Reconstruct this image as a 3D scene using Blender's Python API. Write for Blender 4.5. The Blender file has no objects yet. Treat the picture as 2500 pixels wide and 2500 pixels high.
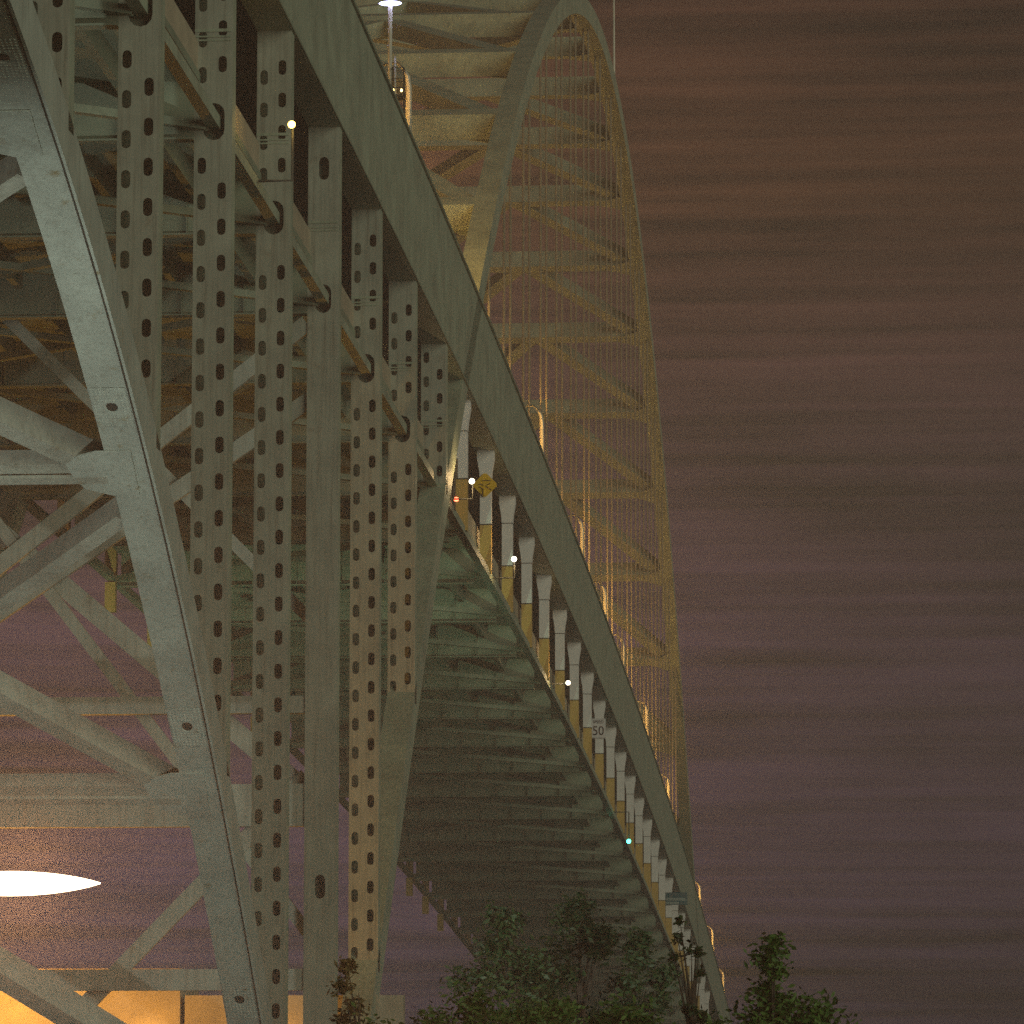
import bpy, math, random
from math import radians as R, sin, cos, pi, sqrt
from mathutils import Vector as V, Matrix as M4
rng = random.Random(7)
S = bpy.context.scene
col = S.collection

# ------------------------------------------------------------------ survey of the place
# X across the bridge, Y along the bridge axis, Z up; the camera's eye is the origin.
F, PITCH, YAW = 10789., R(7.5), R(4.66)      # focal length in pixels of the 2500 px photograph
P, A0 = 14.01, 8.62                          # panel length, distance of panel point 0 in panels
def YY(i): return P * (i + A0)
def ray(px, py):
    a, b, c = px - 1250., F, 1250. - py
    fy, fz = b*cos(PITCH) - c*sin(PITCH), b*sin(PITCH) + c*cos(PITCH)
    dx, dy = a*cos(YAW) - fy*sin(YAW), a*sin(YAW) + fy*cos(YAW)
    return dx/dy, fz/dy
def at(px, py, y):
    rx, rz = ray(px, py); return V((rx*y, y, rz*y))
XR, XL, XC = -20.4, -40.6, -30.5             # right truss plane, left truss plane, centre line
GROUND = -1.75
def z_top(i): return 43.05 - .2118*i - .02037*i*i          # top of the tie girder
def z_low(i): return z_top(i) - 12.55                       # lower deck edge beam
def z_arch(i):
    u = i - 16.; return 80.457 - .44982*u - .550846*u*u + .0050545*u**3 + .00036337*u**4
def z_side(i): return 18.366 - 7.06*i - 1.092*i*i

# ------------------------------------------------------------------ camera, sky, sun, exposure
cam = bpy.data.cameras.new('camera'); co = bpy.data.objects.new('camera', cam); col.objects.link(co)
cam.sensor_width = 36; cam.lens = 36*F/2500; cam.clip_start = .5; cam.clip_end = 6000
fwd = V((-sin(YAW)*cos(PITCH), cos(YAW)*cos(PITCH), sin(PITCH)))
co.rotation_euler = fwd.to_track_quat('-Z', 'Y').to_euler(); co.location = (0, 0, 0)
S.camera = co

W = bpy.data.worlds.new('World'); S.world = W; W.use_nodes = True
nt = W.node_tree; N = nt.nodes; L = nt.links; N.clear()
def nd(tree, kind, **kw):
    n = tree.nodes.new(kind)
    for k, v in kw.items():
        if k.startswith('i_'):
            key = k[2:]; n.inputs[int(key) if key.isdigit() else key].default_value = v
        else: setattr(n, k, v)
    return n
out = nd(nt, 'ShaderNodeOutputWorld')
tc = nd(nt, 'ShaderNodeTexCoord'); sep = nd(nt, 'ShaderNodeSeparateXYZ'); L.new(tc.outputs['Generated'], sep.inputs[0])
# night sky over the city: purple near the horizon, brown above, with smeared light painted as thin flat streaks
ramp = nd(nt, 'ShaderNodeValToRGB'); L.new(sep.outputs['Z'], ramp.inputs[0])
cr = ramp.color_ramp
cr.elements[0].position = 0.0; cr.elements[0].color = (.040, .026, .044, 1)
cr.elements[1].position = 0.6; cr.elements[1].color = (.008, .006, .009, 1)
for pos, c in ((.06, (.048, .027, .046)), (.10, (.050, .026, .040)), (.15, (.056, .025, .027)), (.20, (.064, .025, .012)), (.26, (.038, .015, .010))):
    e = cr.elements.new(pos); e.color = (*c, 1)
mp = nd(nt, 'ShaderNodeMapping'); mp.inputs['Scale'].default_value = (3.2, 3.2, 110)
L.new(tc.outputs['Generated'], mp.inputs[0])
nz = nd(nt, 'ShaderNodeTexNoise', i_Scale=2.2, i_Detail=5., i_Roughness=.6); L.new(mp.outputs[0], nz.inputs['Vector'])
mr = nd(nt, 'ShaderNodeMapRange'); mp2 = nd(nt, 'ShaderNodeMapping'); mp2.inputs['Scale'].default_value = (9, 9, 26); L.new(tc.outputs['Generated'], mp2.inputs[0])
nz2 = nd(nt, 'ShaderNodeTexNoise', i_Scale=1.0, i_Detail=4.); L.new(mp2.outputs[0], nz2.inputs['Vector'])
nmix = nd(nt, 'ShaderNodeMix'); nmix.inputs[0].default_value = .5; L.new(nz.outputs[0], nmix.inputs[2]); L.new(nz2.outputs[0], nmix.inputs[3])
L.new(nmix.outputs[0], mr.inputs[0])
for k, v in ((1, .37), (2, .63), (3, .22), (4, 1.85)): mr.inputs[k].default_value = v
az = nd(nt, 'ShaderNodeMapRange'); L.new(sep.outputs['X'], az.inputs[0])
for k, v in ((1, -.10), (2, .05), (3, 1.1), (4, .48)): az.inputs[k].default_value = v
mm = nd(nt, 'ShaderNodeMath', operation='MULTIPLY'); L.new(mr.outputs[0], mm.inputs[0]); L.new(az.outputs[0], mm.inputs[1])
mx = nd(nt, 'ShaderNodeVectorMath', operation='SCALE'); L.new(ramp.outputs[0], mx.inputs[0]); L.new(mm.outputs[0], mx.inputs['Scale'])
sky = nd(nt, 'ShaderNodeTexSky', sky_type='NISHITA', sun_disc=False)
sky.sun_elevation = R(4); sky.sun_rotation = R(134)
sks = nd(nt, 'ShaderNodeVectorMath', operation='SCALE'); sks.inputs['Scale'].default_value = .002
L.new(sky.outputs[0], sks.inputs[0])
add = nd(nt, 'ShaderNodeVectorMath', operation='ADD'); L.new(mx.outputs[0], add.inputs[0]); L.new(sks.outputs[0], add.inputs[1])
bg = nd(nt, 'ShaderNodeBackground'); bg.inputs['Strength'].default_value = 1.0
L.new(add.outputs[0], bg.inputs[0]); L.new(bg.outputs[0], out.inputs[0])

sun = bpy.data.lights.new('sun', 'SUN'); so = bpy.data.objects.new('sun', sun); col.objects.link(so)
sun.energy = 1.2; sun.angle = R(45); sun.color = (.95, 1.0, .76)
so.rotation_euler = V((-.72, .69, -.12)).to_track_quat('-Z', 'Y').to_euler()
S.view_settings.view_transform = 'Standard'; S.view_settings.look = 'None'
S.view_settings.exposure = 0.0; S.view_settings.gamma = 1.0
S.render.engine = 'CYCLES'
try:
    S.cycles.use_denoising = False; S.cycles.use_adaptive_sampling = False; S.cycles.max_bounces = 5; S.cycles.sample_clamp_indirect = 3.0; S.cycles.sample_clamp_direct = 5.0
except Exception: pass

# ------------------------------------------------------------------ materials
def mat(name, c, rough=.6, var=.25, streak=0., scale=.6, metal=0., stain=None, stain_amt=.0, emit=None, estr=0., bump=0., stretch=(1, 1, 1)):
    m = bpy.data.materials.new(name); m.use_nodes = True
    t = m.node_tree; b = t.nodes['Principled BSDF']
    b.inputs['Roughness'].default_value = rough; b.inputs['Metallic'].default_value = metal
    tcn = nd(t, 'ShaderNodeTexCoord'); mpn = nd(t, 'ShaderNodeMapping'); mpn.inputs['Scale'].default_value = stretch
    t.links.new(tcn.outputs['Object'], mpn.inputs[0])
    n = nd(t, 'ShaderNodeTexNoise', i_Scale=scale, i_Detail=6., i_Roughness=.62); t.links.new(mpn.outputs[0], n.inputs['Vector'])
    r = nd(t, 'ShaderNodeValToRGB'); t.links.new(n.outputs[0], r.inputs[0])
    lo = tuple(x*(1-var) for x in c); hi = tuple(min(1, x*(1+var)) for x in c)
    r.color_ramp.elements[0].position = .3; r.color_ramp.elements[0].color = (*lo, 1)
    r.color_ramp.elements[1].position = .7; r.color_ramp.elements[1].color = (*hi, 1)
    last = r.outputs[0]
    if stain:
        n2 = nd(t, 'ShaderNodeTexNoise', i_Scale=scale*2.7, i_Detail=8., i_Roughness=.7); t.links.new(tcn.outputs['Object'], n2.inputs['Vector'])
        r2 = nd(t, 'ShaderNodeValToRGB'); t.links.new(n2.outputs[0], r2.inputs[0])
        r2.color_ramp.elements[0].position = .60; r2.color_ramp.elements[0].color = (0, 0, 0, 1)
        r2.color_ramp.elements[1].position = .74; r2.color_ramp.elements[1].color = (stain_amt,)*3 + (1,)
        mxn = nd(t, 'ShaderNodeMixRGB'); t.links.new(r2.outputs[0], mxn.inputs[0]); t.links.new(last, mxn.inputs[1])
        mxn.inputs[2].default_value = (*stain, 1); last = mxn.outputs[0]
    if streak:
        mp3 = nd(t, 'ShaderNodeMapping'); mp3.inputs['Scale'].default_value = (5., 5., .22); t.links.new(tcn.outputs['Object'], mp3.inputs[0])
        n3 = nd(t, 'ShaderNodeTexNoise', i_Scale=1.3, i_Detail=5., i_Roughness=.65); t.links.new(mp3.outputs[0], n3.inputs['Vector'])
        r3 = nd(t, 'ShaderNodeValToRGB'); t.links.new(n3.outputs[0], r3.inputs[0])
        r3.color_ramp.elements[0].position = .48; r3.color_ramp.elements[0].color = (0, 0, 0, 1)
        r3.color_ramp.elements[1].position = .72; r3.color_ramp.elements[1].color = (streak,)*3 + (1,)
        mx3 = nd(t, 'ShaderNodeMixRGB'); t.links.new(r3.outputs[0], mx3.inputs[0]); t.links.new(last, mx3.inputs[1])
        mx3.inputs[2].default_value = (.10, .085, .055, 1); last = mx3.outputs[0]
    t.links.new(last, b.inputs['Base Color'])
    if bump:
        bn = nd(t, 'ShaderNodeBump', i_Strength=bump); t.links.new(n.outputs[0], bn.inputs['Height']); t.links.new(bn.outputs[0], b.inputs['Normal'])
    if emit:
        b.inputs['Emission Color'].default_value = (*emit, 1); b.inputs['Emission Strength'].default_value = estr
    return m
STEEL = mat('bridge_paint', (.33, .38, .285), .55, .24, scale=.5, streak=.45, stain=(.20, .13, .06), stain_amt=.6)
PLATE = mat('column_paint', (.34, .35, .285), .6, .22, scale=.5, streak=.55, stain=(.20, .14, .08), stain_amt=.6)
RIBP = mat('rib_paint', (.42, .47, .41), .5, .18, scale=.6, streak=.3, stain=(.23, .17, .06), stain_amt=.9)
BRACEP = mat('brace_paint', (.35, .37, .31), .55, .22, scale=.6, streak=.4, stain=(.22, .15, .06), stain_amt=.7)
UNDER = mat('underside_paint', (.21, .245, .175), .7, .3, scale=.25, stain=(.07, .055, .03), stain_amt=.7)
DARK = mat('dark_steel', (.05, .05, .042), .6, .2, scale=1.)
WHITE = mat('white_post_paint', (.88, .84, .80), .5, .08, scale=.8, stain=(.35, .3, .22), stain_amt=.35)
OCHRE = mat('ochre_post_lamplight', (.62, .39, .10), .55, .12, scale=.8, stain=(.26, .15, .05), stain_amt=.5)  # orange lamplight on the lower posts put into the colour
ROPE = mat('hanger_rope', (.24, .21, .15), .45, .15, scale=2.)
CONC = mat('concrete', (.36, .31, .22), .85, .25, scale=.5, stain=(.15, .12, .08), stain_amt=.7, bump=.2)
ASPH = mat('asphalt', (.05, .05, .05), .85, .2, scale=1.)
GRASS = mat('grass_ground', (.035, .055, .018), .9, .4, scale=.8)
WATER = mat('river_water', (.012, .018, .02), .08, .3, scale=.1)
GALV = mat('galvanised', (.38, .37, .34), .4, .12, scale=2., metal=.3)
POLEM = mat('lamp_pole_paint', (.55, .52, .42), .45, .08, scale=2.)
YEL = mat('sign_yellow', (.88, .52, .01), .4, .06, scale=2.)
WSIGN = mat('sign_white', (.80, .76, .74), .4, .04, scale=2.)
BLK = mat('sign_black', (.035, .025, .03), .5, .05, scale=2.)
TEAL = mat('sign_teal', (.05, .14, .16), .4, .2, scale=2.)
PALE = mat('sign_legend', (.45, .50, .45), .4, .1, scale=2.)
WOOD = mat('pole_wood', (.10, .07, .045), .8, .3, scale=2.)
BARK = mat('bark', (.075, .055, .04), .9, .3, scale=5.)
def lamp_mat(name, c, s): return mat(name, (.3, .3, .3), .4, .02, emit=c, estr=s)
SODIUM = (1., .52, .13)
L_SOD = lamp_mat('sodium_glow', (1., .62, .22), 9.)
L_BIG = lamp_mat('street_lamp_glow', (1., .74, .46), 26.)
L_WARM = lamp_mat('warm_white_glow', (1., .86, .62), 60.)
L_AMB = lamp_mat('amber_glow', (1., .62, .12), 45.)
L_GRN = lamp_mat('green_glow', (.06, 1., .62), 30.)
L_RED = lamp_mat('red_glow', (1., .12, .05), 9.)
L_BLU = lamp_mat('bluish_white_glow', (.55, .55, 1.), 30.)
L_FLD = lamp_mat('floodlight_glow', (.8, 1., .9), 8.)
def leaf_mat(name, c, c2):
    m = bpy.data.materials.new(name); m.use_nodes = True; t = m.node_tree; b = t.nodes['Principled BSDF']
    tcn = nd(t, 'ShaderNodeTexCoord'); n = nd(t, 'ShaderNodeTexNoise', i_Scale=3., i_Detail=3.); t.links.new(tcn.outputs['Object'], n.inputs['Vector'])
    r = nd(t, 'ShaderNodeValToRGB'); t.links.new(n.outputs[0], r.inputs[0])
    r.color_ramp.elements[0].position = .35; r.color_ramp.elements[0].color = (*c, 1)
    r.color_ramp.elements[1].position = .65; r.color_ramp.elements[1].color = (*c2, 1)
    t.links.new(r.outputs[0], b.inputs['Base Color']); b.inputs['Roughness'].default_value = .6
    return m
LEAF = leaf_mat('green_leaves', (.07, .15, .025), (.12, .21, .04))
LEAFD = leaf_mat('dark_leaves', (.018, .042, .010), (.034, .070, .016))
LEAFA = leaf_mat('autumn_leaves', (.09, .085, .025), (.22, .13, .03))

# ------------------------------------------------------------------ mesh helper
class MB:
    def __init__(s): s.v = []; s.f = []
    def pts(s, ps):
        k = len(s.v); s.v += [tuple(p) for p in ps]; return k
    def hexa(s, ps):
        k = s.pts(ps)
        for q in ((0, 3, 2, 1), (4, 5, 6, 7), (0, 1, 5, 4), (1, 2, 6, 5), (2, 3, 7, 6), (3, 0, 4, 7)): s.f.append(tuple(k+j for j in q))
        return s
    def box(s, x0, x1, y0, y1, z0, z1):
        return s.hexa([(x0, y0, z0), (x1, y0, z0), (x1, y1, z0), (x0, y1, z0), (x0, y0, z1), (x1, y0, z1), (x1, y1, z1), (x0, y1, z1)])
    def beam(s, p0, p1, w, h, up=(0, 0, 1)):
        p0, p1 = V(p0), V(p1); t = (p1-p0).normalized(); a = t.cross(V(up)).normalized(); b = a.cross(t)
        a = a*w/2; b = b*h/2
        return s.hexa([p0-a-b, p0+a-b, p1+a-b, p1-a-b, p0-a+b, p0+a+b, p1+a+b, p1-a+b])
    def strip(s, secs):                       # closed quad sections joined into one solid
        k = None
        for n, q in enumerate(secs):
            j = s.pts(q)
            if k is not None:
                for e in range(4): s.f.append((k+e, k+(e+1) % 4, j+(e+1) % 4, j+e))
            else: s.f.append((j+3, j+2, j+1, j))
            k = j
        s.f.append((k, k+1, k+2, k+3)); return s
    def tube(s, ps, rs, n=8):
        ps = [V(p) for p in ps]; k = None
        if not isinstance(rs, (list, tuple)): rs = [rs]*len(ps)
        for q, p in enumerate(ps):
            t = (ps[min(q+1, len(ps)-1)] - ps[max(q-1, 0)]).normalized()
            a = t.cross(V((0, 1, 0)) if abs(t.y) < .9 else V((1, 0, 0))).normalized(); b = t.cross(a)
            j = s.pts([p + a*rs[q]*cos(2*pi*e/n) + b*rs[q]*sin(2*pi*e/n) for e in range(n)])
            if k is not None:
                for e in range(n): s.f.append((k+e, k+(e+1) % n, j+(e+1) % n, j+e))
            else: s.f.append(tuple(j+e for e in reversed(range(n))))
            k = j
        s.f.append(tuple(k+e for e in range(n))); return s
    def ball(s, c, rx, ry, rz, n=12, m=8):
        c = V(c); rings = []
        for q in range(1, m):
            th = pi*q/m; rings.append(s.pts([c+V((rx*sin(th)*cos(2*pi*e/n), ry*sin(th)*sin(2*pi*e/n), rz*cos(th))) for e in range(n)]))
        t = s.pts([c+V((0, 0, rz))]); b = s.pts([c-V((0, 0, rz))])
        for e in range(n):
            s.f.append((t, rings[0]+e, rings[0]+(e+1) % n)); s.f.append((b, rings[-1]+(e+1) % n, rings[-1]+e))
            for q in range(m-2): s.f.append((rings[q]+e, rings[q+1]+e, rings[q+1]+(e+1) % n, rings[q]+(e+1) % n))
        return s
    def prism(s, poly, d):                    # planar polygon extruded by vector d
        n = len(poly); d = V(d); k = s.pts(poly); j = s.pts([V(p)+d for p in poly])
        s.f.append(tuple(k+e for e in reversed(range(n)))); s.f.append(tuple(j+e for e in range(n)))
        for e in range(n): s.f.append((k+e, k+(e+1) % n, j+(e+1) % n, j+e))
        return s
    def mesh(s, name, m, smooth=False):
        me = bpy.data.meshes.new(name); me.from_pydata(s.v, [], s.f); me.validate(); me.materials.append(m)
        if smooth:
            for p in me.polygons: p.use_smooth = True
        return me
    def build(s, name, m, parent=None, smooth=False, local=False):
        return link(name, s.mesh(name, m, smooth), parent, local)
def link(name, me, parent=None, local=False, loc=None):
    o = bpy.data.objects.new(name, me); col.objects.link(o)
    if parent:
        o.parent = parent
        if not local: o.matrix_parent_inverse = wm(parent).inverted()
    if loc is not None: o.location = loc
    return o
def wm(o):
    m = M4.Translation(o.location) @ o.rotation_euler.to_matrix().to_4x4()
    return wm(o.parent) @ o.matrix_parent_inverse @ m if o.parent else m
def tag(o, label=None, cat=None, group=None, kind=None):
    for k, v in (('label', label), ('category', cat), ('group', group), ('kind', kind)):
        if v: o[k] = v
    return o
def empty(name, loc): 
    o = bpy.data.objects.new(name, None); o.location = loc; o.empty_display_size = .5; col.objects.link(o); return o
def light(loc, c, e, parent, r=.15, kind='POINT', spot=None, aim=None):
    l = bpy.data.lights.new('lamp_light', kind); l.energy = e; l.color = c; l.shadow_soft_size = r
    o = bpy.data.objects.new('lamp_light', l); col.objects.link(o); o.location = loc
    if spot: l.spot_size = spot; l.spot_blend = .7
    if aim is not None: o.rotation_euler = (V(aim)-V(loc)).to_track_quat('-Z', 'Y').to_euler()
    o.parent = parent; o.matrix_parent_inverse = wm(parent).inverted(); return o
def shift(o, d, parent):
    c = o.copy(); col.objects.link(c); c.parent = parent; c.matrix_parent_inverse = o.matrix_parent_inverse.copy(); c.location = V(o.location)+V(d); return c

# ------------------------------------------------------------------ ground and river
g = MB(); g.box(-1500, 1500, -60, 215, GROUND-2, GROUND); g.box(-1500, 1500, 460, 3000, GROUND-2, GROUND)
tag(g.build('ground', GRASS), kind='structure')
tag(MB().box(-1500, 1500, 215, 460, GROUND-6, GROUND-3).build('river', WATER), kind='structure')

# ------------------------------------------------------------------ night haze
HZ = bpy.data.materials.new('night_haze'); HZ.use_nodes = True; t = HZ.node_tree; t.nodes.clear()
ho = nd(t, 'ShaderNodeOutputMaterial'); hv = nd(t, 'ShaderNodeVolumePrincipled'); t.links.new(hv.outputs[0], ho.inputs['Volume'])
hv.inputs['Color'].default_value = (.95, .80, .74, 1); hv.inputs['Density'].default_value = .00078; hv.inputs['Anisotropy'].default_value = .0
tag(MB().box(-260, 140, -20, 760, GROUND-7, 112).build('haze', HZ), kind='stuff')

# ------------------------------------------------------------------ the bridge
B = empty('arch_bridge', (XC, YY(3), GROUND))
tag(B, 'grey green steel arch bridge with two decks, perforated columns and cross braced ribs', 'bridge')
def part(mb, name, m, smooth=False): return mb.build(name, m, B, smooth)
TW = .6                                     # half width of the truss members
def girder_mesh():
    secs = []
    for k in range(-6, 80):
        i = k*.5; zt = z_top(i)
        secs.append([(XR-TW, YY(i), zt-5.95), (XR+TW, YY(i), zt-5.95), (XR+TW, YY(i), zt), (XR-TW, YY(i), zt)])
    return MB().strip(secs)
gd = part(girder_mesh(), 'tie_girder', STEEL); gl = shift(gd, (XL-XR, 0, 0), B)
for dz, w, h in ((-.08, .1, .14), (-5.88, .08, .1)):
    fl = MB(); secs = []
    for k in range(-6, 80):
        y, z = YY(k*.5), z_top(k*.5)+dz; x = XR+TW+.002
        secs.append([(x, y, z-h/2), (x+w, y, z-h/2), (x+w, y, z+h/2), (x, y, z+h/2)])
    fl.strip(secs).build('girder_flange', UNDER, gd)
for i in range(-2, 39, 2):
    MB().box(XR+TW+.001, XR+TW+.010, YY(i)-.25, YY(i)+.25, z_top(i)-5.6, z_top(i)-.3).build('splice_plate', STEEL, gd)

def slab(i0, i1, x0, x1, dz0, dz1, zf, m, name):
    secs = []
    k = i0
    while k <= i1+1e-6:
        secs.append([(x0, YY(k), zf(k)+dz0), (x1, YY(k), zf(k)+dz0), (x1, YY(k), zf(k)+dz1), (x0, YY(k), zf(k)+dz1)]); k += .5
    return part(MB().strip(secs), name, m)
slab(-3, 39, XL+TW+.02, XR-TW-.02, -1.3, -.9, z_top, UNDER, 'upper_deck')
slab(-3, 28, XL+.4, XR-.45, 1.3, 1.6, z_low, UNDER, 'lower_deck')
eb = slab(-3, 28, XR-.2, XR+.2, -.2, .2, z_low, STEEL, 'edge_beam'); shift(eb, (XL-XR, 0, 0), B)
pr = slab(-3, 28, XR-.75, XR-.5, 1.6, 2.6, z_low, CONC, 'parapet'); shift(pr, (XL-XR+1.25, 0, 0), B)
def beam_mesh(dep, bf):
    m = MB(); x0, x1 = XL+TW-XC, XR-TW-XC
    m.box(x0, x1, -.02, .02, .06, dep); m.box(x0, x1, -bf/2, bf/2, 0, .06)
    for k in range(1, 8):
        x = x0+(x1-x0)*k/8; m.box(x-.02, x+.02, -bf/2+.02, bf/2-.02, .06, dep)
    return m
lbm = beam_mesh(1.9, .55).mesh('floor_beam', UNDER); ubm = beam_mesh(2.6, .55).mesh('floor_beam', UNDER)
for i in range(-2, 29):
    o = link('floor_beam', lbm, B, loc=(XC, YY(i), z_low(i)-.6))
for i in range(-2, 38):
    link('floor_beam', ubm, B, loc=(XC, YY(i), z_top(i)-3.9))
for q in range(6):
    x = XL+2.6+q*3.0
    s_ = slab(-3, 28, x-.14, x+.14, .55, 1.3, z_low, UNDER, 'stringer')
for i in range(-2, 28):
    m = MB()
    m.beam((XR-.3, YY(i), z_low(i)-.12), (XL+.3, YY(i+1), z_low(i+1)-.12), .35, .3)
    m.beam((XR-.3, YY(i+1), z_low(i+1)-.14), (XL+.3, YY(i), z_low(i)-.14), .35, .26)
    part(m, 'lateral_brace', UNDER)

# columns with perforated cover plates
def ring_cell(m, x0, x1, z0, z1, hw, hh, cx=None, cz=None):
    cx = (x0+x1)/2 if cx is None else cx; cz = (z0+z1)/2 if cz is None else cz
    an = sorted([math.atan2(z-cz, x-cx) for x in (x0, x1) for z in (z0, z1)] + [2*pi*k/20 - pi + .01 for k in range(20)])
    o_, h_ = [], []
    for a in an:
        c, s_ = cos(a), sin(a)
        tx = ((x1 if c > 0 else x0)-cx)/c if abs(c) > 1e-6 else 1e9
        tz = ((z1 if s_ > 0 else z0)-cz)/s_ if abs(s_) > 1e-6 else 1e9
        t = min(tx, tz); o_.append((cx+c*t, 0, cz+s_*t))
        # slotted hole: straight sides with round ends
        st = hh-hw
        if abs(c) > 1e-6 and abs(s_/c)*hw <= st: r = hw/abs(c)
        else:
            b_ = abs(s_)*st; r = b_+sqrt(max(0, b_*b_-st*st+hw*hw))
        h_.append((cx+c*r, 0, cz+s_*r))
    n = len(an); ko = m.pts(o_); kh = m.pts(h_); ki = m.pts([(x, .04, z) for x, _, z in h_])
    for e in range(n):
        f = (e+1) % n
        m.f.append((ko+e, ko+f, kh+f, kh+e)); m.f.append((kh+e, kh+f, ki+f, ki+e))
def rect(m, x0, x1, z0, z1):
    if z1-z0 > 1e-4:
        k = m.pts([(x0, 0, z0), (x1, 0, z0), (x1, 0, z1), (x0, 0, z1)]); m.f.append((k, k+1, k+2, k+3))
def lanes(m, z0, z1, pitch=1.15, hw=.135, hh=.265):
    for x0, x1, off in ((-TW, 0, .25), (0, TW, .75)):
        z = z0+off*pitch*.6; rect(m, x0, x1, z0, min(z, z1))
        while z+pitch <= z1: 
            cx = -.62*TW+.02 if x1 == 0 else .47*TW
            ring_cell(m, x0, x1, z, z+pitch, hw, hh, cx=cx); z += pitch
        if z < z1: rect(m, x0, x1, z, z1)
def column(i, xc, plain=False, z0=None):
    zb = (z_side(i) if i < 2.3 else z_arch(i)) if z0 is None else z0
    zb -= .5; zt = z_top(i)-5.95; h = zt-zb; D = .72
    m = MB(); m.box(-TW, -TW+.03, .003, D, 0, h); m.box(TW-.03, TW, .003, D, 0, h); m.box(-TW+.03, TW-.03, D-.03, D, 0, h)
    o = link('column', m.mesh('column', STEEL), B, loc=(xc, YY(i), zb))
    p = MB(); zl = z_low(i)-zb; zs = zt-3.62-zb
    if plain:
        zc = [max(1.5, (7.6-zb)), zl, h-1.6]; z = 0
        for c in zc:
            hh = .55 if c == zl else .45; hw = .3 if c == zl else .19
            rect(p, -TW, TW, z, c-.8); ring_cell(p, -TW, TW, c-.8, c+.8, hw, hh); z = c+.8
        rect(p, -TW, TW, z, h)
    else:
        if zl > .8:
            lanes(p, 0, zl-.75); ring_cell(p, -TW, TW, zl-.75, zl+.75, .34, .6, cx=.02); lanes(p, zl+.75, h)
        else: lanes(p, 0, h)
    link('perforated_plate', p.mesh('perforated_plate', PLATE), o, local=True)
    b = MB()
    for dz, w in ((0, .1), (.22, .05), (.34, .05)): b.box(-TW, TW-.06, -.03, -.002, zs-dz-w, zs-dz)
    link('splice_band', b.mesh('splice_band', DARK if i > 6 else STEEL), o, local=True)
    return o
for i in range(-2, 7):
    column(i, XR, plain=(i == 3), z0=(GROUND if i == 3 else None))
    column(i, XL, plain=True, z0=(GROUND if i == 3 else None))

# posts hanging the lower deck in the main span
def post_meshes():
    pm = MB().box(-.3, .3, 0, .6, 2.6, 5.0).mesh('post', WHITE)
    bm = MB().box(-.3, .3, 0, .6, 0, 2.6).mesh('post_lit_base', OCHRE)
    c = MB(); c.strip([[(-.31, -.01, 5.05), (.31, -.01, 5.05), (.31, .61, 5.05), (-.31, .61, 5.05)], [(-.34, -.01, 5.5), (.34, -.01, 5.5), (.34, .61, 5.5), (-.34, .61, 5.5)], [(-.47, -.02, 6.25), (.47, -.02, 6.25), (.47, .62, 6.25), (-.47, .62, 6.25)]])
    c.box(-.45, .45, .0, .6, 6.25, 6.6)
    j = MB().box(-.3, .3, .02, .58, 5.0, 5.05).mesh('joint_band', DARK)
    j2 = MB().box(-.33, .33, -.02, .62, 2.57, 2.63).mesh('joint_band', DARK)
    return pm, bm, c.mesh('capital', WHITE), j, j2
pm, bm_, cm_, jm, jm2 = post_meshes()
for i in range(7, 31):
    for x in (XR, XL):
        dz = 0 if x == XR else 0
        o = link('post', pm, B, loc=(x, YY(i), z_low(i)+dz))
        link('post_lit_base', bm_, o, local=True); link('capital', cm_, o, local=True); link('joint_band', jm, o, local=True); link('joint_band', jm2, o, local=True)
hm = MB().box(-.28, .28, 0, .5, -1.9, -.3).mesh('added_lit_stub', OCHRE)  # stubs added for orange-lit spots, the lamplight is in their colour
for i in range(6, 22): link('added_lit_stub', hm, B, loc=(XL, YY(i), z_low(i)))

# arch ribs
def rib_mesh(zf, i0, i1, step, dep):
    secs = []; i = i0
    while i <= i1+1e-6:
        e = .02; t = V((0, YY(i+e)-YY(i-e), zf(i+e)-zf(i-e))).normalized(); n = V((0, -t.z, t.y))
        u = V((XR, YY(i), zf(i))); l = u-n*dep
        secs.append([l+V((-TW, 0, 0)), l+V((TW, 0, 0)), u+V((TW, 0, 0)), u+V((-TW, 0, 0))]); i += step
    return MB().strip(secs)
SD = 1.4
def side_pt(i, d=0., x=XR):
    e = .02; t = V((0, YY(i+e)-YY(i-e), z_side(i+e)-z_side(i-e))).normalized(); n = V((0, -t.z, t.y))
    return V((x, YY(i), z_side(i))) - n*d, t, n
def proj(p):
    x = p.x*cos(YAW)+p.y*sin(YAW); y = -p.x*sin(YAW)+p.y*cos(YAW)
    yy = y*cos(PITCH)+p.z*sin(PITCH); zz = -y*sin(PITCH)+p.z*cos(PITCH)
    return 1250+F*x/yy, 1250-F*zz/yy
def i_under(py, d=SD):                        # panel position whose rib soffit stands at photo row py
    a, b = -3., 2.4
    for _ in range(50):
        m = (a+b)/2
        if proj(side_pt(m, d)[0])[1] < py: a = m
        else: b = m
    return a
sr = part(rib_mesh(z_side, -3, 2.25, .125, SD), 'side_rib', RIBP); shift(sr, (XL-XR, 0, 0), B)
ar = part(rib_mesh(z_arch, 3.3, 28, .25, 1.5), 'arch_rib', STEEL); al = shift(ar, (XL-XR, 0, 0), B)
part(MB().box(XR-3, XR+3, YY(1.9), YY(3.7), GROUND, GROUND+1.2), 'pier', CONC)
part(MB().box(XL-3, XL+3, YY(1.9), YY(3.7), GROUND, GROUND+1.2), 'pier', CONC)
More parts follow.
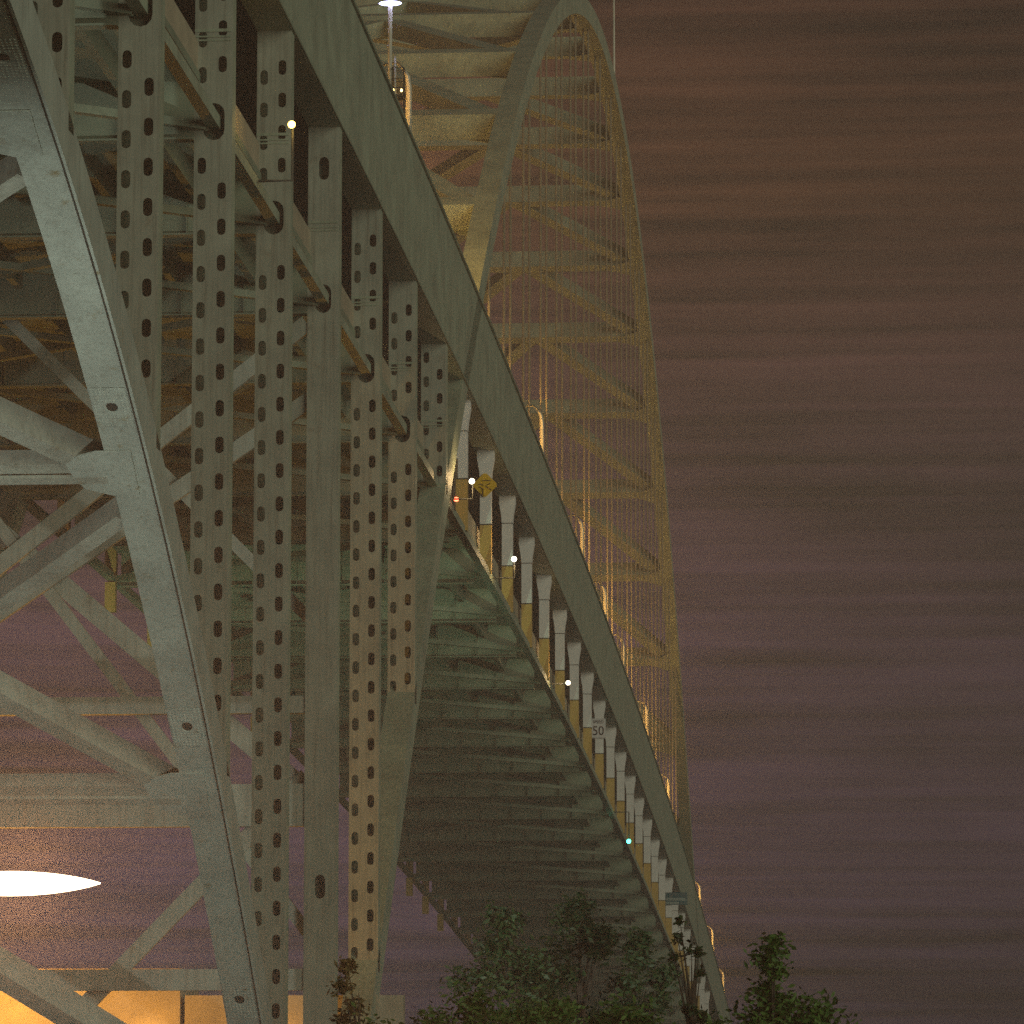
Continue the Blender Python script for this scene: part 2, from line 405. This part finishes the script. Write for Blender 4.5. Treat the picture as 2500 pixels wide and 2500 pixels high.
# stiffening lip along the rib soffit, splices with access holes, gusset plates
lip = MB()
k = -3.
while k < 2.2:
    a, t, n = side_pt(k, SD-.05, XR+TW-.10); b, _, _ = side_pt(k+.2, SD-.05, XR+TW-.10)
    lip.beam(a-n*.04, b-n*.04, .05, .06, n); k += .2
lip.build('seam_lip', DARK, sr)
def splice(py):
    i = i_under(py); c, t, n = side_pt(i, SD); m = MB(); h = .62
    bx = V((1, 0, 0))
    w_ = MB(); ring_cell(w_, -.56, .44, -.95, .95, .17, .23)
    q = link('splice_plate', w_.mesh('splice_plate', RIBP), sr); 
    rot = M4((( 1, 0, 0, 0), (0, -n.y*-1, t.y, 0), (0, n.z, t.z, 0), (0, 0, 0, 1)))
    o = MB()
    for r_ in range(14):
        for c_ in range(9):
            x, z = -.5+c_*.11, -.88+r_*.135
            if abs(x+.06) < .24 and abs(z) < .3: continue
            p = c + bx*x + t*z - n*.03
            o.beam(p+n*.01, p-n*.022, .035, .035, bx)
    me = q.data
    for v in me.vertices: v.co = c + bx*v.co.x + t*v.co.z - n*(.03-v.co.y*.6)
    tag(o.build('bolt', RIBP, q), kind='stuff')
    d = MB(); pts = [c+bx*(-.06+.16*cos(a))+t*(.22*sin(a))-n*.004 for a in [2*pi*e/16 for e in range(16)]]
    k0 = d.pts(pts); d.f.append(tuple(range(k0, k0+16))); d.build('hole_shade_disc', DARK, q)  # dark disc drawn for the shade inside the hole
for py in (140, 993, 1773, 2440): splice(py)
def gusset(py, s=1.):
    i = i_under(py); c, t, n = side_pt(i, SD)
    px0, py0 = proj(c)
    poly = [(.15, 1.05), (-.85, 1.05), (-1.35, .85), (-1.75, .45), (-1.62, -.25), (-1.4, -.75), (-.55, -1.15), (.1, -1.1)]
    m = MB().prism([c+V((x*s, 0, 0))-t*z-n*.035 for x, z in poly], -n*.03)
    return part(m, 'gusset_plate', RIBP), c, t, n
def rib_brace(p0, p1, w, h, n=V((0, 0, 1))):  # an open box: web plates with a lip flange
    m = MB(); m.beam(p0, p1, w, h, n)
    return part(m, 'rib_brace', BRACEP)
NODES = [320, 1150, 1935]
for k, py in enumerate(NODES):
    _, c, t, n = gusset(py)
    i = i_under(py)
    for x in (0,):
        m = MB(); m.beam(c+V((-.7, 0, 0))+n*.35, V((XL+.5, c.y, c.z))+n*.35, .45, .5, n)
        m.beam(c+V((-.7, 0, 0))-n*.02+t*.35, V((XL+.5, c.y, c.z))-n*.02+t*.35, .32, .10, n)
        part(m, 'rib_strut', BRACEP)
    cu = side_pt(i+.02, SD-.45)[0]; cd = side_pt(i+.16, SD-.45)[0]
    e0 = side_pt(i-1.42, SD-.45, XL)[0]; rib_brace(cu+V((-.8, 0, 0)), e0, .55, .8, n)
    e1 = side_pt(min(i+1.30, 2.3), SD-.45, XL)[0]
    if k < 2: rib_brace(cd+V((-.6, 0, 0)), e1, .5, .75, n)
c = side_pt(2.02, SD-.3)[0]; e0 = side_pt(.62, SD-.3, XL)[0]; rib_brace(c, e0, .7, 1.0, side_pt(1.5)[2])

# sway frame between the columns that stand on the piers
Y3 = YY(3)+.36
for y0, y1 in ((1700, 1742), (1915, 2018), (2366, 2418)):
    a = at(700, y0, Y3).z; b = at(700, y1, Y3).z
    part(MB().box(XL+TW, XR-TW, Y3-.3, Y3+.3, b, a), 'sway_strut', BRACEP)
def sway(p, q, w, k):
    a, b = at(*p, Y3+k*.5), at(*q, Y3+k*.5); a2 = b+(a-b)*((XL+.6-b.x)/(a.x-b.x)) if a.x < b.x else a
    part(MB().beam(a2, b, .3, w, (0, 1, 0)).strip([]) if False else MB().beam(a2, b, w, .3, (0, 1, 0)), 'sway_brace', BRACEP)
sway((300, 1290), (760, 975), .62, 0)         # brace rising to the right column
sway((60, 1350), (740, 1925), .75, 1.4)
sway((350, 1105), (750, 790), .62, -.3)
sway((563, 1319), (750, 1505), .45, 2.2)
sway((321, 2338), (750, 1895), .62, .4)
sway((640, 2130), (750, 2275), .45, .7)

# bracing between the arch ribs
def arch_pt(i, x, d=.75):
    e = .02; t = V((0, YY(i+e)-YY(i-e), z_arch(i+e)-z_arch(i-e))).normalized(); n = V((0, -t.z, t.y))
    return V((x, YY(i), z_arch(i)))-n*d, t, n
for i in range(8, 27):
    a, t, n = arch_pt(i, XR-TW); b, _, _ = arch_pt(i, XL+TW)
    m = MB(); m.beam(a, b, 1.2, 1.5, n)
    part(m, 'arch_strut', STEEL)
    for s_, x in ((-1, XR-TW), (1, XL+TW)):
        c, t, n = arch_pt(i, x, 1.52)
        part(MB().prism([c+V((s_*q, 0, 0))+t*w for q, w in ((0, -1.5), (0, 1.5), (1.2, .7), (1.6, .62), (1.6, -.62), (1.2, -.7))], -n*.05), 'gusset_plate', STEEL)
    j = i+1 if i >= 16 else i-1
    mid, _, n = arch_pt(i, XC)
    if 8 <= j <= 26:
        for x in (XR-TW, XL+TW):
            e, _, _ = arch_pt(j, x); part(MB().beam(mid, e, 1.2, 1.0, n), 'arch_brace', STEEL)
e = arch_pt(7, XR-TW)[0]
# hangers, a pair of ropes at each panel point
for i in range(8, 25):
    for x in (XR, XL):
        for s_ in (-.18, .18):
            z0, z1 = z_top(i)-.2, z_arch(i)-1.2
            if z1-z0 < 1.5: continue
            m = MB().tube([(0, 0, 0), (0, 0, z1-z0)], .075, 6); m.tube([(0, 0, .2), (0, 0, 1.3)], .12, 6)
            link('hanger', m.mesh('hanger', ROPE), B, loc=(x+s_, YY(i), z0))
# flagpole at the crown
f_ = at(1499, 258, YY(16.56))
part(MB().tube([(XR, YY(16.56), z_arch(16.5)-.3), (XR, YY(16.56), 93)], [.12, .07], 8), 'flagpole', POLEM)

# ------------------------------------------------------------------ lamps on the upper deck
def street_lamp(i, h, label, k):
    zb = z_top(i); T = empty('street_lamp', (XR-.1, YY(i), zb)); tag(T, label, 'street lamp', 'sodium lamps along the upper deck edge')
    b = T.location; ped = (1.2, 1.39, 1.36, 1.32, 1.46, 2.31, 1.99, 2.36, 2.86, 2.88)[k]
    MB().box(b.x-.2, b.x+.2, b.y-.2, b.y+.2, zb, zb+ped).build('pedestal', DARK, T)
    MB().tube([b+V((0, 0, ped)), b+V((0, 0, ped+h*.72)), b+V((-.06, 0, ped+h*.86)), b+V((-.22, 0, ped+h*.96))], [.15, .14, .12, .09], 8).build('pole', POLEM, T, True)
    MB().tube([b+V((-.22, 0, ped+h*.96)), b+V((-.55, 0, ped+h*1.06)), b+V((-1.5, 0, ped+h*.72+.97))], [.07, .06, .05], 8).build('arm', DARK, T, True)
    hc = b+V((-1.85, 0, ped+h*.72+.98))
    MB().ball(hc, .42, .17, .11).build('lamp_head', GALV, T, True)
    MB().ball(hc+V((-.05, 0, -.06)), .28, .13, .10).build('lens', L_SOD, T, True)
    light(b+V((-1.2, -.9, ped+h*.30)), SODIUM, (1500, 1700, 1900, 2200, 2600, 3000, 3200, 3200, 3200, 3200)[k], T, .2)
LA = [(5.24, 3.4, 'sodium street lamp on the upper deck edge beside the service mast'),
      (10.99, 3.2, 'second sodium street lamp from the service mast, above the yellow diamond sign'),
      (13.75, 3.3, 'third sodium street lamp from the service mast along the upper deck edge'),
      (15.68, 3.2, 'fourth sodium street lamp from the service mast along the upper deck edge'),
      (17.46, 3.1, 'fifth sodium street lamp from the service mast along the upper deck edge'),
      (20.13, 2.6, 'sixth sodium street lamp from the service mast, level with the speed sign'),
      (23.18, 2.6, 'seventh sodium street lamp from the mast, nearest the far foot of the arch'),
      (28.93, 2.6, 'third street lamp from the far end of the upper deck, beside the teal guide sign'),
      (31.86, 2.6, 'second street lamp from the far end of the upper deck, past the arch'),
      (34.67, 2.6, 'farthest sodium street lamp on the upper deck, just above the bushes')]
for k, (i, h, lb) in enumerate(LA): street_lamp(i, h, lb, k)
for k in range(7):                            # unseen row added along the other edge, behind the girder, to light the arch
    i = 4.2+k*2.75; zb = z_top(i); x = XL+.1
    T = empty('street_lamp', (x, YY(i), zb)); tag(T, 'unseen sodium lamp added on the far edge of the upper deck', 'street lamp', 'added lamps along the hidden far edge of the upper deck')
    MB().tube([(x, YY(i), zb), (x, YY(i), zb+3.4), (x+.4, YY(i), zb+3.9), (x+1.5, YY(i), zb+4.0)], [.15, .1, .08, .06], 8).build('pole', POLEM, T, True)
    MB().ball((x+1.9, YY(i), zb+4.0), .42, .17, .11).build('lamp_head', GALV, T, True)
    light((x+1.9, YY(i), zb+4.4), (1., .56, .18), 2200, T, .2)

T = empty('street_lamp', (XR-2.2, YY(6.5), z_top(6.5))); tag(T, 'added sodium lamp for the foot of the arch, unseen behind the girder', 'street lamp')  # lamp added out of view to warm the arch leg
b = T.location
MB().tube([b, b+V((0, 0, 3.8)), b+V((-.4, 0, 4.2)), b+V((-1.2, 0, 4.3))], [.15, .1, .08, .06], 8).build('pole', POLEM, T, True)
MB().ball(b+V((-1.5, 0, 4.3)), .42, .17, .11).build('lamp_head', GALV, T, True)
light(b+V((-1.0, 0, 3.9)), (1., .55, .14), 5000, T, .2)

for i in range(8, 24):  # unseen fill lamps added to brighten the lower ends of the hangers
    for s_ in (1,):
        zb = z_top(i)-.25; T = empty('hanger_fill_light', (XR-.75, YY(i)-.6, zb)); tag(T, 'small added fill lamp at the foot of a hanger, unseen behind the girder edge', 'added fill lamp', 'added fill lamps at the hanger feet'); b = T.location
        MB().box(b.x-.12, b.x+.12, b.y-.1, b.y+.1, zb, zb+.22).build('housing', DARK, T)
        MB().box(b.x-.1, b.x+.1, b.y-.08, b.y+.08, zb+.221, zb+.24).build('lens', L_SOD, T)
        light(b+V((.05, .05, .6)), SODIUM, 170, T, .08)

# service mast with cage and platform beside the first lamp
mi = 4.62; mb = V((XR, YY(mi), z_top(mi))); T = empty('service_mast', mb)
tag(T, 'slim service mast with ladder cage, platform and lamps on the upper deck edge', 'mast')
def q(x, z): return mb+V((x, 0, z))
MB().tube([q(0, 0), q(0, 7.5)], .09, 8).build('pole', POLEM, T, True)
MB().tube([q(.22, 0), q(.22, 2.7)], .05, 8).build('conduit', POLEM, T, True)
cg = MB()
for x, y in ((.12, -.3), (.62, -.3), (.12, .3), (.62, .3)): cg.tube([mb+V((x, y, 0)), mb+V((x, y, 2.2))], .022, 6)
for z in (.1, .5, .9, 1.3, 1.7, 2.2):
    for a, b_ in (((.12, -.3), (.62, -.3)), ((.62, -.3), (.62, .3)), ((.62, .3), (.12, .3)), ((.12, .3), (.12, -.3))):
        cg.tube([mb+V((*a, z)), mb+V((*b_, z))], .02, 6)
cg.build('ladder_cage', DARK, T)
MB().box(mb.x-.55, mb.x+.65, mb.y-.35, mb.y+.35, mb.z+.95, mb.z+1.0).build('platform', DARK, T)
MB().box(mb.x+.1, mb.x+.55, mb.y-.15, mb.y+.15, mb.z+.05, mb.z+.45).build('equipment_box', GALV, T)
MB().tube([q(-.5, 1.35), q(.5, 1.35)], .025, 6).build('rail', GALV, T)
for x, z in ((-.48, 1.1), (.16, 1.25), (.5, 1.25)): MB().ball(q(x, z), .05, .05, .07).build('signal_lens', L_SOD, T, True)
MB().ball(q(-.05, 3.2), .12, .08, .07).build('lamp_head', GALV, T, True)
MB().ball(q(0, 5.1), .5, .25, .1).build('beacon', L_BLU, T, True)
light(q(-.8, .9), SODIUM, 60, T, .1)

# ------------------------------------------------------------------ lamps at the lower deck edge
def edge_lamp(px, py, y, rad, m, c, e, label, cat, drop=None):
    p = at(px, py, y); i = y/P-A0; zb = z_low(i); T = empty('edge_lamp', (p.x, y, p.z)); tag(T, label, cat)
    bk = MB()
    bk.tube([(XR+.25, y+.3, zb), (p.x, y+.3, zb), (p.x, y+.3, p.z), (p.x, y+.1, p.z)], .05, 6)
    bk.build('bracket', DARK, T)
    MB().ball(p+V((0, .12, .03)), rad*.95, .12, rad*.95).build('housing', GALV, T, True)
    MB().ball(p, rad, rad*.6, rad).build('lens', m, T, True)
    light(p+V((.1, -.35, .05)), c, e, T, .1)
edge_lamp(712, 304, YY(1.58), .13, L_AMB, (1., .6, .15), 30, 'amber lamp on a bracket beside the third perforated column', 'deck lamp')
edge_lamp(1152, 1175, YY(6.32), .14, L_WARM, (1., .64, .26), 170, 'warm white lamp on the lower deck edge left of the yellow diamond sign', 'deck lamp')
edge_lamp(1255, 1365, YY(8.11), .15, L_WARM, (1., .64, .26), 170, 'warm white lamp beside the white post below the yellow diamond sign', 'deck lamp')
edge_lamp(1387, 1667, YY(11.12), .15, L_WARM, (1., .64, .26), 170, 'warm white lamp on the lower deck edge above the white speed sign', 'deck lamp')
edge_lamp(1535, 2054, YY(16.03), .17, L_GRN, (.1, 1., .65), 12, 'green navigation lamp hanging below the lower deck at midspan', 'navigation lamp')
rp = at(1114, 1219, YY(6.5)); T = empty('signal_lamp', (rp.x, rp.y, z_low(6.5))); tag(T, 'small red signal lamp on a dark post at the foot of the arch', 'signal lamp')
MB().box(rp.x-.12, rp.x-.04, rp.y, rp.y+.1, z_low(6.5)-.2, rp.z+2.1).build('post', DARK, T)
MB().box(rp.x-.22, rp.x+.06, rp.y-.02, rp.y+.15, rp.z+1.0, rp.z+2.0).build('control_box', DARK, T)
MB().ball(rp, .13, .1, .11).build('lens', L_RED, T, True)

# ------------------------------------------------------------------ signs on the posts
def text_mesh(s, size, m, wide=1.):
    cu = bpy.data.curves.new('t', 'FONT'); cu.body = s; cu.size = size; cu.align_x = 'CENTER'; cu.align_y = 'CENTER'; cu.extrude = .004; cu.offset = .004
    o = bpy.data.objects.new('t', cu); col.objects.link(o); bpy.context.view_layer.update()
    me = bpy.data.meshes.new_from_object(o.evaluated_get(bpy.context.evaluated_depsgraph_get())); bpy.data.objects.remove(o)
    me.materials.clear(); me.materials.append(m)
    for v in me.vertices: v.co = (v.co.x*wide, -v.co.z, v.co.y)
    return me
y = YY(8)-.12; c = at(1184, 1184, y); T = empty('warning_sign', c); tag(T, 'yellow diamond warning sign with a thin dark lane symbol on a white post', 'road sign')
r_ = .70; rc = .08
pl = []
for a in (0, 90, 180, 270):
    for d in (-1, 1): pl.append(c+V((cos(R(a))*(r_-rc)-sin(R(a))*d*rc, 0, sin(R(a))*(r_-rc)+cos(R(a))*d*rc)))
MB().prism(pl, (0, .03, 0)).build('panel', YEL, T)
sy = MB()
for ps in ([(-.14, .22), (.0, .25), (.30, .23)], [(-.34, .02), (-.22, .05), (-.08, -.02)], [(.10, 0), (.2, .03), (.27, .1)], [(-.32, -.1), (-.2, -.16), (-.1, -.26)], [(.03, -.06), (.2, -.18), (.36, -.28)]):
    sy.tube([c+V((x, -.012, z)) for x, z in ps], .022, 6)
sy.build('symbol', BLK, T)
MB().tube([c+V((-.06, -.06, -.55)), c+V((-.04, -.06, -.2))], [.07, .05], 8).build('light_spot_rod', YEL, T, True)  # bright spot of light on the sign, shaped as a yellow rod
MB().box(c.x-.05, c.x+.05, c.y+.03, c.y+.12, c.z-.4, c.z+.4).build('bracket', GALV, T)

y = YY(15)-.12; c = at(1460.5, 1778, y); T = empty('speed_sign', c); tag(T, 'white rectangular speed sign reading SPEED 50 on a post', 'road sign')
w, h = .56, .74
MB().box(c.x-w, c.x+w, c.y, c.y+.03, c.z-h, c.z+h).build('panel', WSIGN, T)
fr = MB()
for a in ((c.x-w+.03, c.x+w-.03, c.z+h-.06, c.z+h-.045), (c.x-w+.03, c.x+w-.03, c.z-h+.045, c.z-h+.06)): fr.box(a[0], a[1], c.y-.004, c.y, a[2], a[3])
fr.build('border', BLK, T)
link('number', text_mesh('50', .98, BLK, .92), T, loc=c+V((0, -.006, -.22)))
link('lettering', text_mesh('SPEED', .30, BLK, 1.0), T, loc=c+V((0, -.006, .47)))
MB().box(c.x-.05, c.x+.05, c.y+.03, c.y+.12, c.z-.4, c.z+.4).build('bracket', GALV, T)

y = YY(23)-.14; c = at(1651, 2194, y); T = empty('guide_sign', c); tag(T, 'wide teal guide sign with two rows of pale lettering on a far post', 'road sign')
w, h = 1.12, .62
MB().box(c.x-w, c.x+w, c.y, c.y+.04, c.z-h, c.z+h).build('panel', TEAL, T)
lg = MB()
for x0, x1, z in ((-.95, .85, -.02), (-1.0, .3, -.42)): 
    x = x0
    while x < x1:
        ww = .10+.08*rng.random(); lg.box(c.x+x, c.x+x+ww, c.y-.006, c.y-.001, c.z+z-.09, c.z+z+.09); x += ww+.05
lg.box(c.x-w+.03, c.x+w-.03, c.y-.006, c.y-.001, c.z-.2, c.z-.17)
lg.build('legend', PALE, T)
MB().box(c.x-.75, c.x-.6, c.y+.04, c.y+.14, c.z-.5, c.z+.5).build('bracket', GALV, T)

# ------------------------------------------------------------------ street lamp close by at the lower left
T0 = at(88, 2157, 35.); T = empty('street_lamp', (T0.x-3.4, 35, GROUND)); tag(T, 'large glowing street lamp close by at the lower left', 'street lamp')
MB().tube([(T0.x-3.4, 35, GROUND), (T0.x-3.4, 35, T0.z+.2)], [.12, .08], 10).build('pole', GALV, T, True)
MB().tube([(T0.x-3.4, 35, T0.z+.05), (T0.x-1.6, 35, T0.z+.22), (T0.x-.42, 35, T0.z+.12)], .04, 8).build('arm', GALV, T, True)
MB().ball(T0+V((-.85, 0, .05)), .30, .16, .11, 16, 8).build('lamp_head', DARK, T, True)
ln = MB(); n_ = 14; pr_ = None
for k in range(15):
    u = k/14.; x = T0.x-.62+1.14*u; rr = .112*max(.002, 1-((u-.35)/.66)**2)**.85 if u > .35 else .112*sqrt(max(.002, 1-((.35-u)/.36)**2))
    j = ln.pts([(x, 35+1.1*rr*cos(2*pi*e/n_), T0.z+rr*.9*sin(2*pi*e/n_)) for e in range(n_)])
    if pr_ is not None:
        for e in range(n_): ln.f.append((pr_+e, pr_+(e+1) % n_, j+(e+1) % n_, j+e))
    pr_ = j
ln.build('lens', L_BIG, T, True)
light((T0.x-.1, 34.74, T0.z), (1., .54, .24), 5500, T, .06)

# ------------------------------------------------------------------ retaining walls behind the bridge, lit by added sodium lamps out of view
yw = 176.
a = at(-900, 2368, yw); b = at(440, 2372, yw)
w_ = MB().box(a.x, b.x, yw, yw+5, GROUND, b.z); 
w_.box(a.x, b.x+.05, yw-.06, yw+5.05, b.z, b.z+.12)
tag(w_.build('concrete_wall', CONC), 'tall concrete wall in orange light at the lower left', 'wall')
a = at(444, 2452, yw); b2 = at(985, 2475, yw)
tag(MB().box(b.x+.2, b2.x, yw, yw+.6, GROUND, at(600, 2430, yw).z).build('low_wall', CONC), 'low concrete wall in orange light along the bottom edge', 'wall')
for k, (px, py, lb) in enumerate(((-120, 2390, 'added sodium lamp post in front of the tall wall, unseen beyond the left edge'), (330, 2560, 'added short sodium bollard lamp, unseen in front of the tall wall'), (640, 2560, 'added short sodium bollard lamp, unseen in front of the low wall'))):  # unseen lamps added to turn the walls orange
    p = at(px, py, yw-(6, 1.6, 1.6)[k]); p.z = max(p.z, GROUND+1.0); T = empty('added_wall_lamp', (p.x, p.y, GROUND)); tag(T, lb, 'added lamp')
    MB().tube([(p.x, p.y, GROUND), (p.x, p.y, p.z)], .05, 8).build('pole', GALV, T, True)
    MB().ball(p+V((0, 0, .1)), .16, .16, .12).build('lens', L_SOD, T, True)
    MB().ball(p+V((0, 0, .2)), .19, .19, .05).build('hood', GALV, T, True)
    light(p+V((0, .45, .1)), (1., .43, .05), (4600, 130, 110)[k], T, .15)

# unseen floodlights, assumed on the ground to light the bridge from below
for k, (x, yv, aim, e, lb) in enumerate(((-20., 84., (XR, YY(1.0), 13.), 25000, 'assumed ground flood lamp, unseen behind the bushes, aimed at the leaning rib'),
                                         (-31., 202., (XC, YY(15), 23.), 20000, 'assumed ground flood lamp, unseen beside the pier, aimed under the main span'))):
    T = empty('assumed_floodlight', (x, yv, GROUND)); tag(T, lb, 'assumed_floodlight')
    d = (V(aim)-V((x, yv, GROUND+.5))).normalized(); c = V((x, yv, GROUND+.55))
    MB().beam(c-d*.18, c+d*.18, .5, .36).build('housing', DARK, T)
    MB().beam(c+d*.185, c+d*.2, .44, .30).build('lens', L_FLD, T)
    MB().box(x-.3, x+.3, yv-.15, yv+.15, GROUND, GROUND+.3).build('bracket', GALV, T)
    light(c+d*.4, ((.93, 1., .90), (.62, 1., .66))[k], e, T, .2, 'SPOT', R((84, 95)[k]), aim)

# ------------------------------------------------------------------ trees and bushes
def plant(name, base, h, rx, n, leaf, m, label, cat, shape='round', trunk=True, group=None, low=.15):
    T = empty(name, base); tag(T, label, cat, group); base = V(base)
    tr = MB()
    top = base+V((rng.uniform(-.05, .05)*h, 0, h*.86))
    tr.tube([base, base+(top-base)*.5+V((rng.uniform(-.03, .03)*h, 0, 0)), top], [.022*h+.02, .014*h+.012, .006], 7)
    clumps = []
    nc = 26 if shape != 'bush' else 20
    for k in range(nc):
        u = rng.uniform(low, 1); a = rng.uniform(0, 2*pi)
        rr = (1-((u-.42)/.6)**2 if shape == 'round' else (1.05-u)*1.1 if shape == 'cone' else sqrt(max(0, 1-u*u*.9)))
        rr = max(.08, rr)*rx*rng.uniform(.35, 1)
        c = base+V((cos(a)*rr, sin(a)*rr, u*h)); s_ = rx*rng.uniform(.22, .42)*(1.1-.45*u)
        clumps.append((c, s_)); tr.tube([base+(top-base)*max(.1, u*.75), c], [.008*h, .003], 5)
    tr.build('trunk', BARK, T, True)
    cr_ = MB()
    for k in range(n):
        c, s_ = clumps[k % nc] if rng.random() < .9 else clumps[rng.randrange(nc)]
        d = V((rng.gauss(0, 1), rng.gauss(0, 1), rng.gauss(0, .8))); p = c+d*s_*.5
        if p.z < base.z+.1: continue
        l = leaf*rng.uniform(.6, 1.35)
        a = V((rng.gauss(0, 1), rng.gauss(0, 1), rng.gauss(0, .6))).normalized(); b = a.cross(V((rng.gauss(0, 1), rng.gauss(0, 1), rng.gauss(0, 1)))).normalized()
        k0 = cr_.pts([p-a*l, p+b*l*.42-a*l*.1, p+a*l, p-b*l*.42-a*l*.1]); cr_.f.append((k0, k0+1, k0+2, k0+3))
    cr_.build('crown', m, T)
def gp(px, y): 
    p = at(px, 2400, y); return (p.x, y, GROUND)
def tall(py, y): return at(1250, py, y).z-GROUND
plant('young_tree', gp(1882, 60), tall(2290, 60), .85, 4200, .055, LEAF, 'young green tree right of the bridge end, taller than the bushes', 'tree', 'cone', low=.35)
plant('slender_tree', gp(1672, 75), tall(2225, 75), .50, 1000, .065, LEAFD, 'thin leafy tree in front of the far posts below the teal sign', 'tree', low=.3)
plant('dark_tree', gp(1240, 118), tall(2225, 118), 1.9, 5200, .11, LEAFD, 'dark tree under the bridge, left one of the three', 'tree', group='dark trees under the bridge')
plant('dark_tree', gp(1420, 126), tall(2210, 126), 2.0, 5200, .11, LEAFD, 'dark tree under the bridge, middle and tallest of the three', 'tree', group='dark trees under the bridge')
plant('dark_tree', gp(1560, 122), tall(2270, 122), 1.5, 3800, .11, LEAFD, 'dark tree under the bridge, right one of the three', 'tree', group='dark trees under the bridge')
plant('shrub', gp(880, 82), tall(2345, 82), .9, 2600, .07, LEAFA, 'autumn coloured shrub at the foot of the pier', 'shrub', 'bush', low=.1)
BU = [(1000, 70, 2392, 1.0, 'leafy bush just right of the autumn shrub'), (1180, 68, 2378, 1.1, 'leafy bush below the left dark tree'), (1345, 70, 2368, 1.1, 'leafy bush below the middle dark tree'),
      (1510, 66, 2376, 1.0, 'leafy bush left of the bridge end'), (1660, 68, 2405, .8, 'leafy bush at the foot of the thin leafy tree'), (1790, 64, 2425, .8, 'leafy bush hiding the far end of the bridge'),
      (1950, 62, 2370, .8, 'leafy bush at the foot of the young green tree'), (2090, 64, 2445, 1.0, 'low leafy bush right of the young green tree, at the end of the row')]
for px, y, py, rx, lb in BU:
    plant('bush', gp(px, y), tall(py, y)*.86, rx*1.35, 6500, .06, LEAF, lb, 'bush', 'bush', group='bushes along the bottom', low=.3)
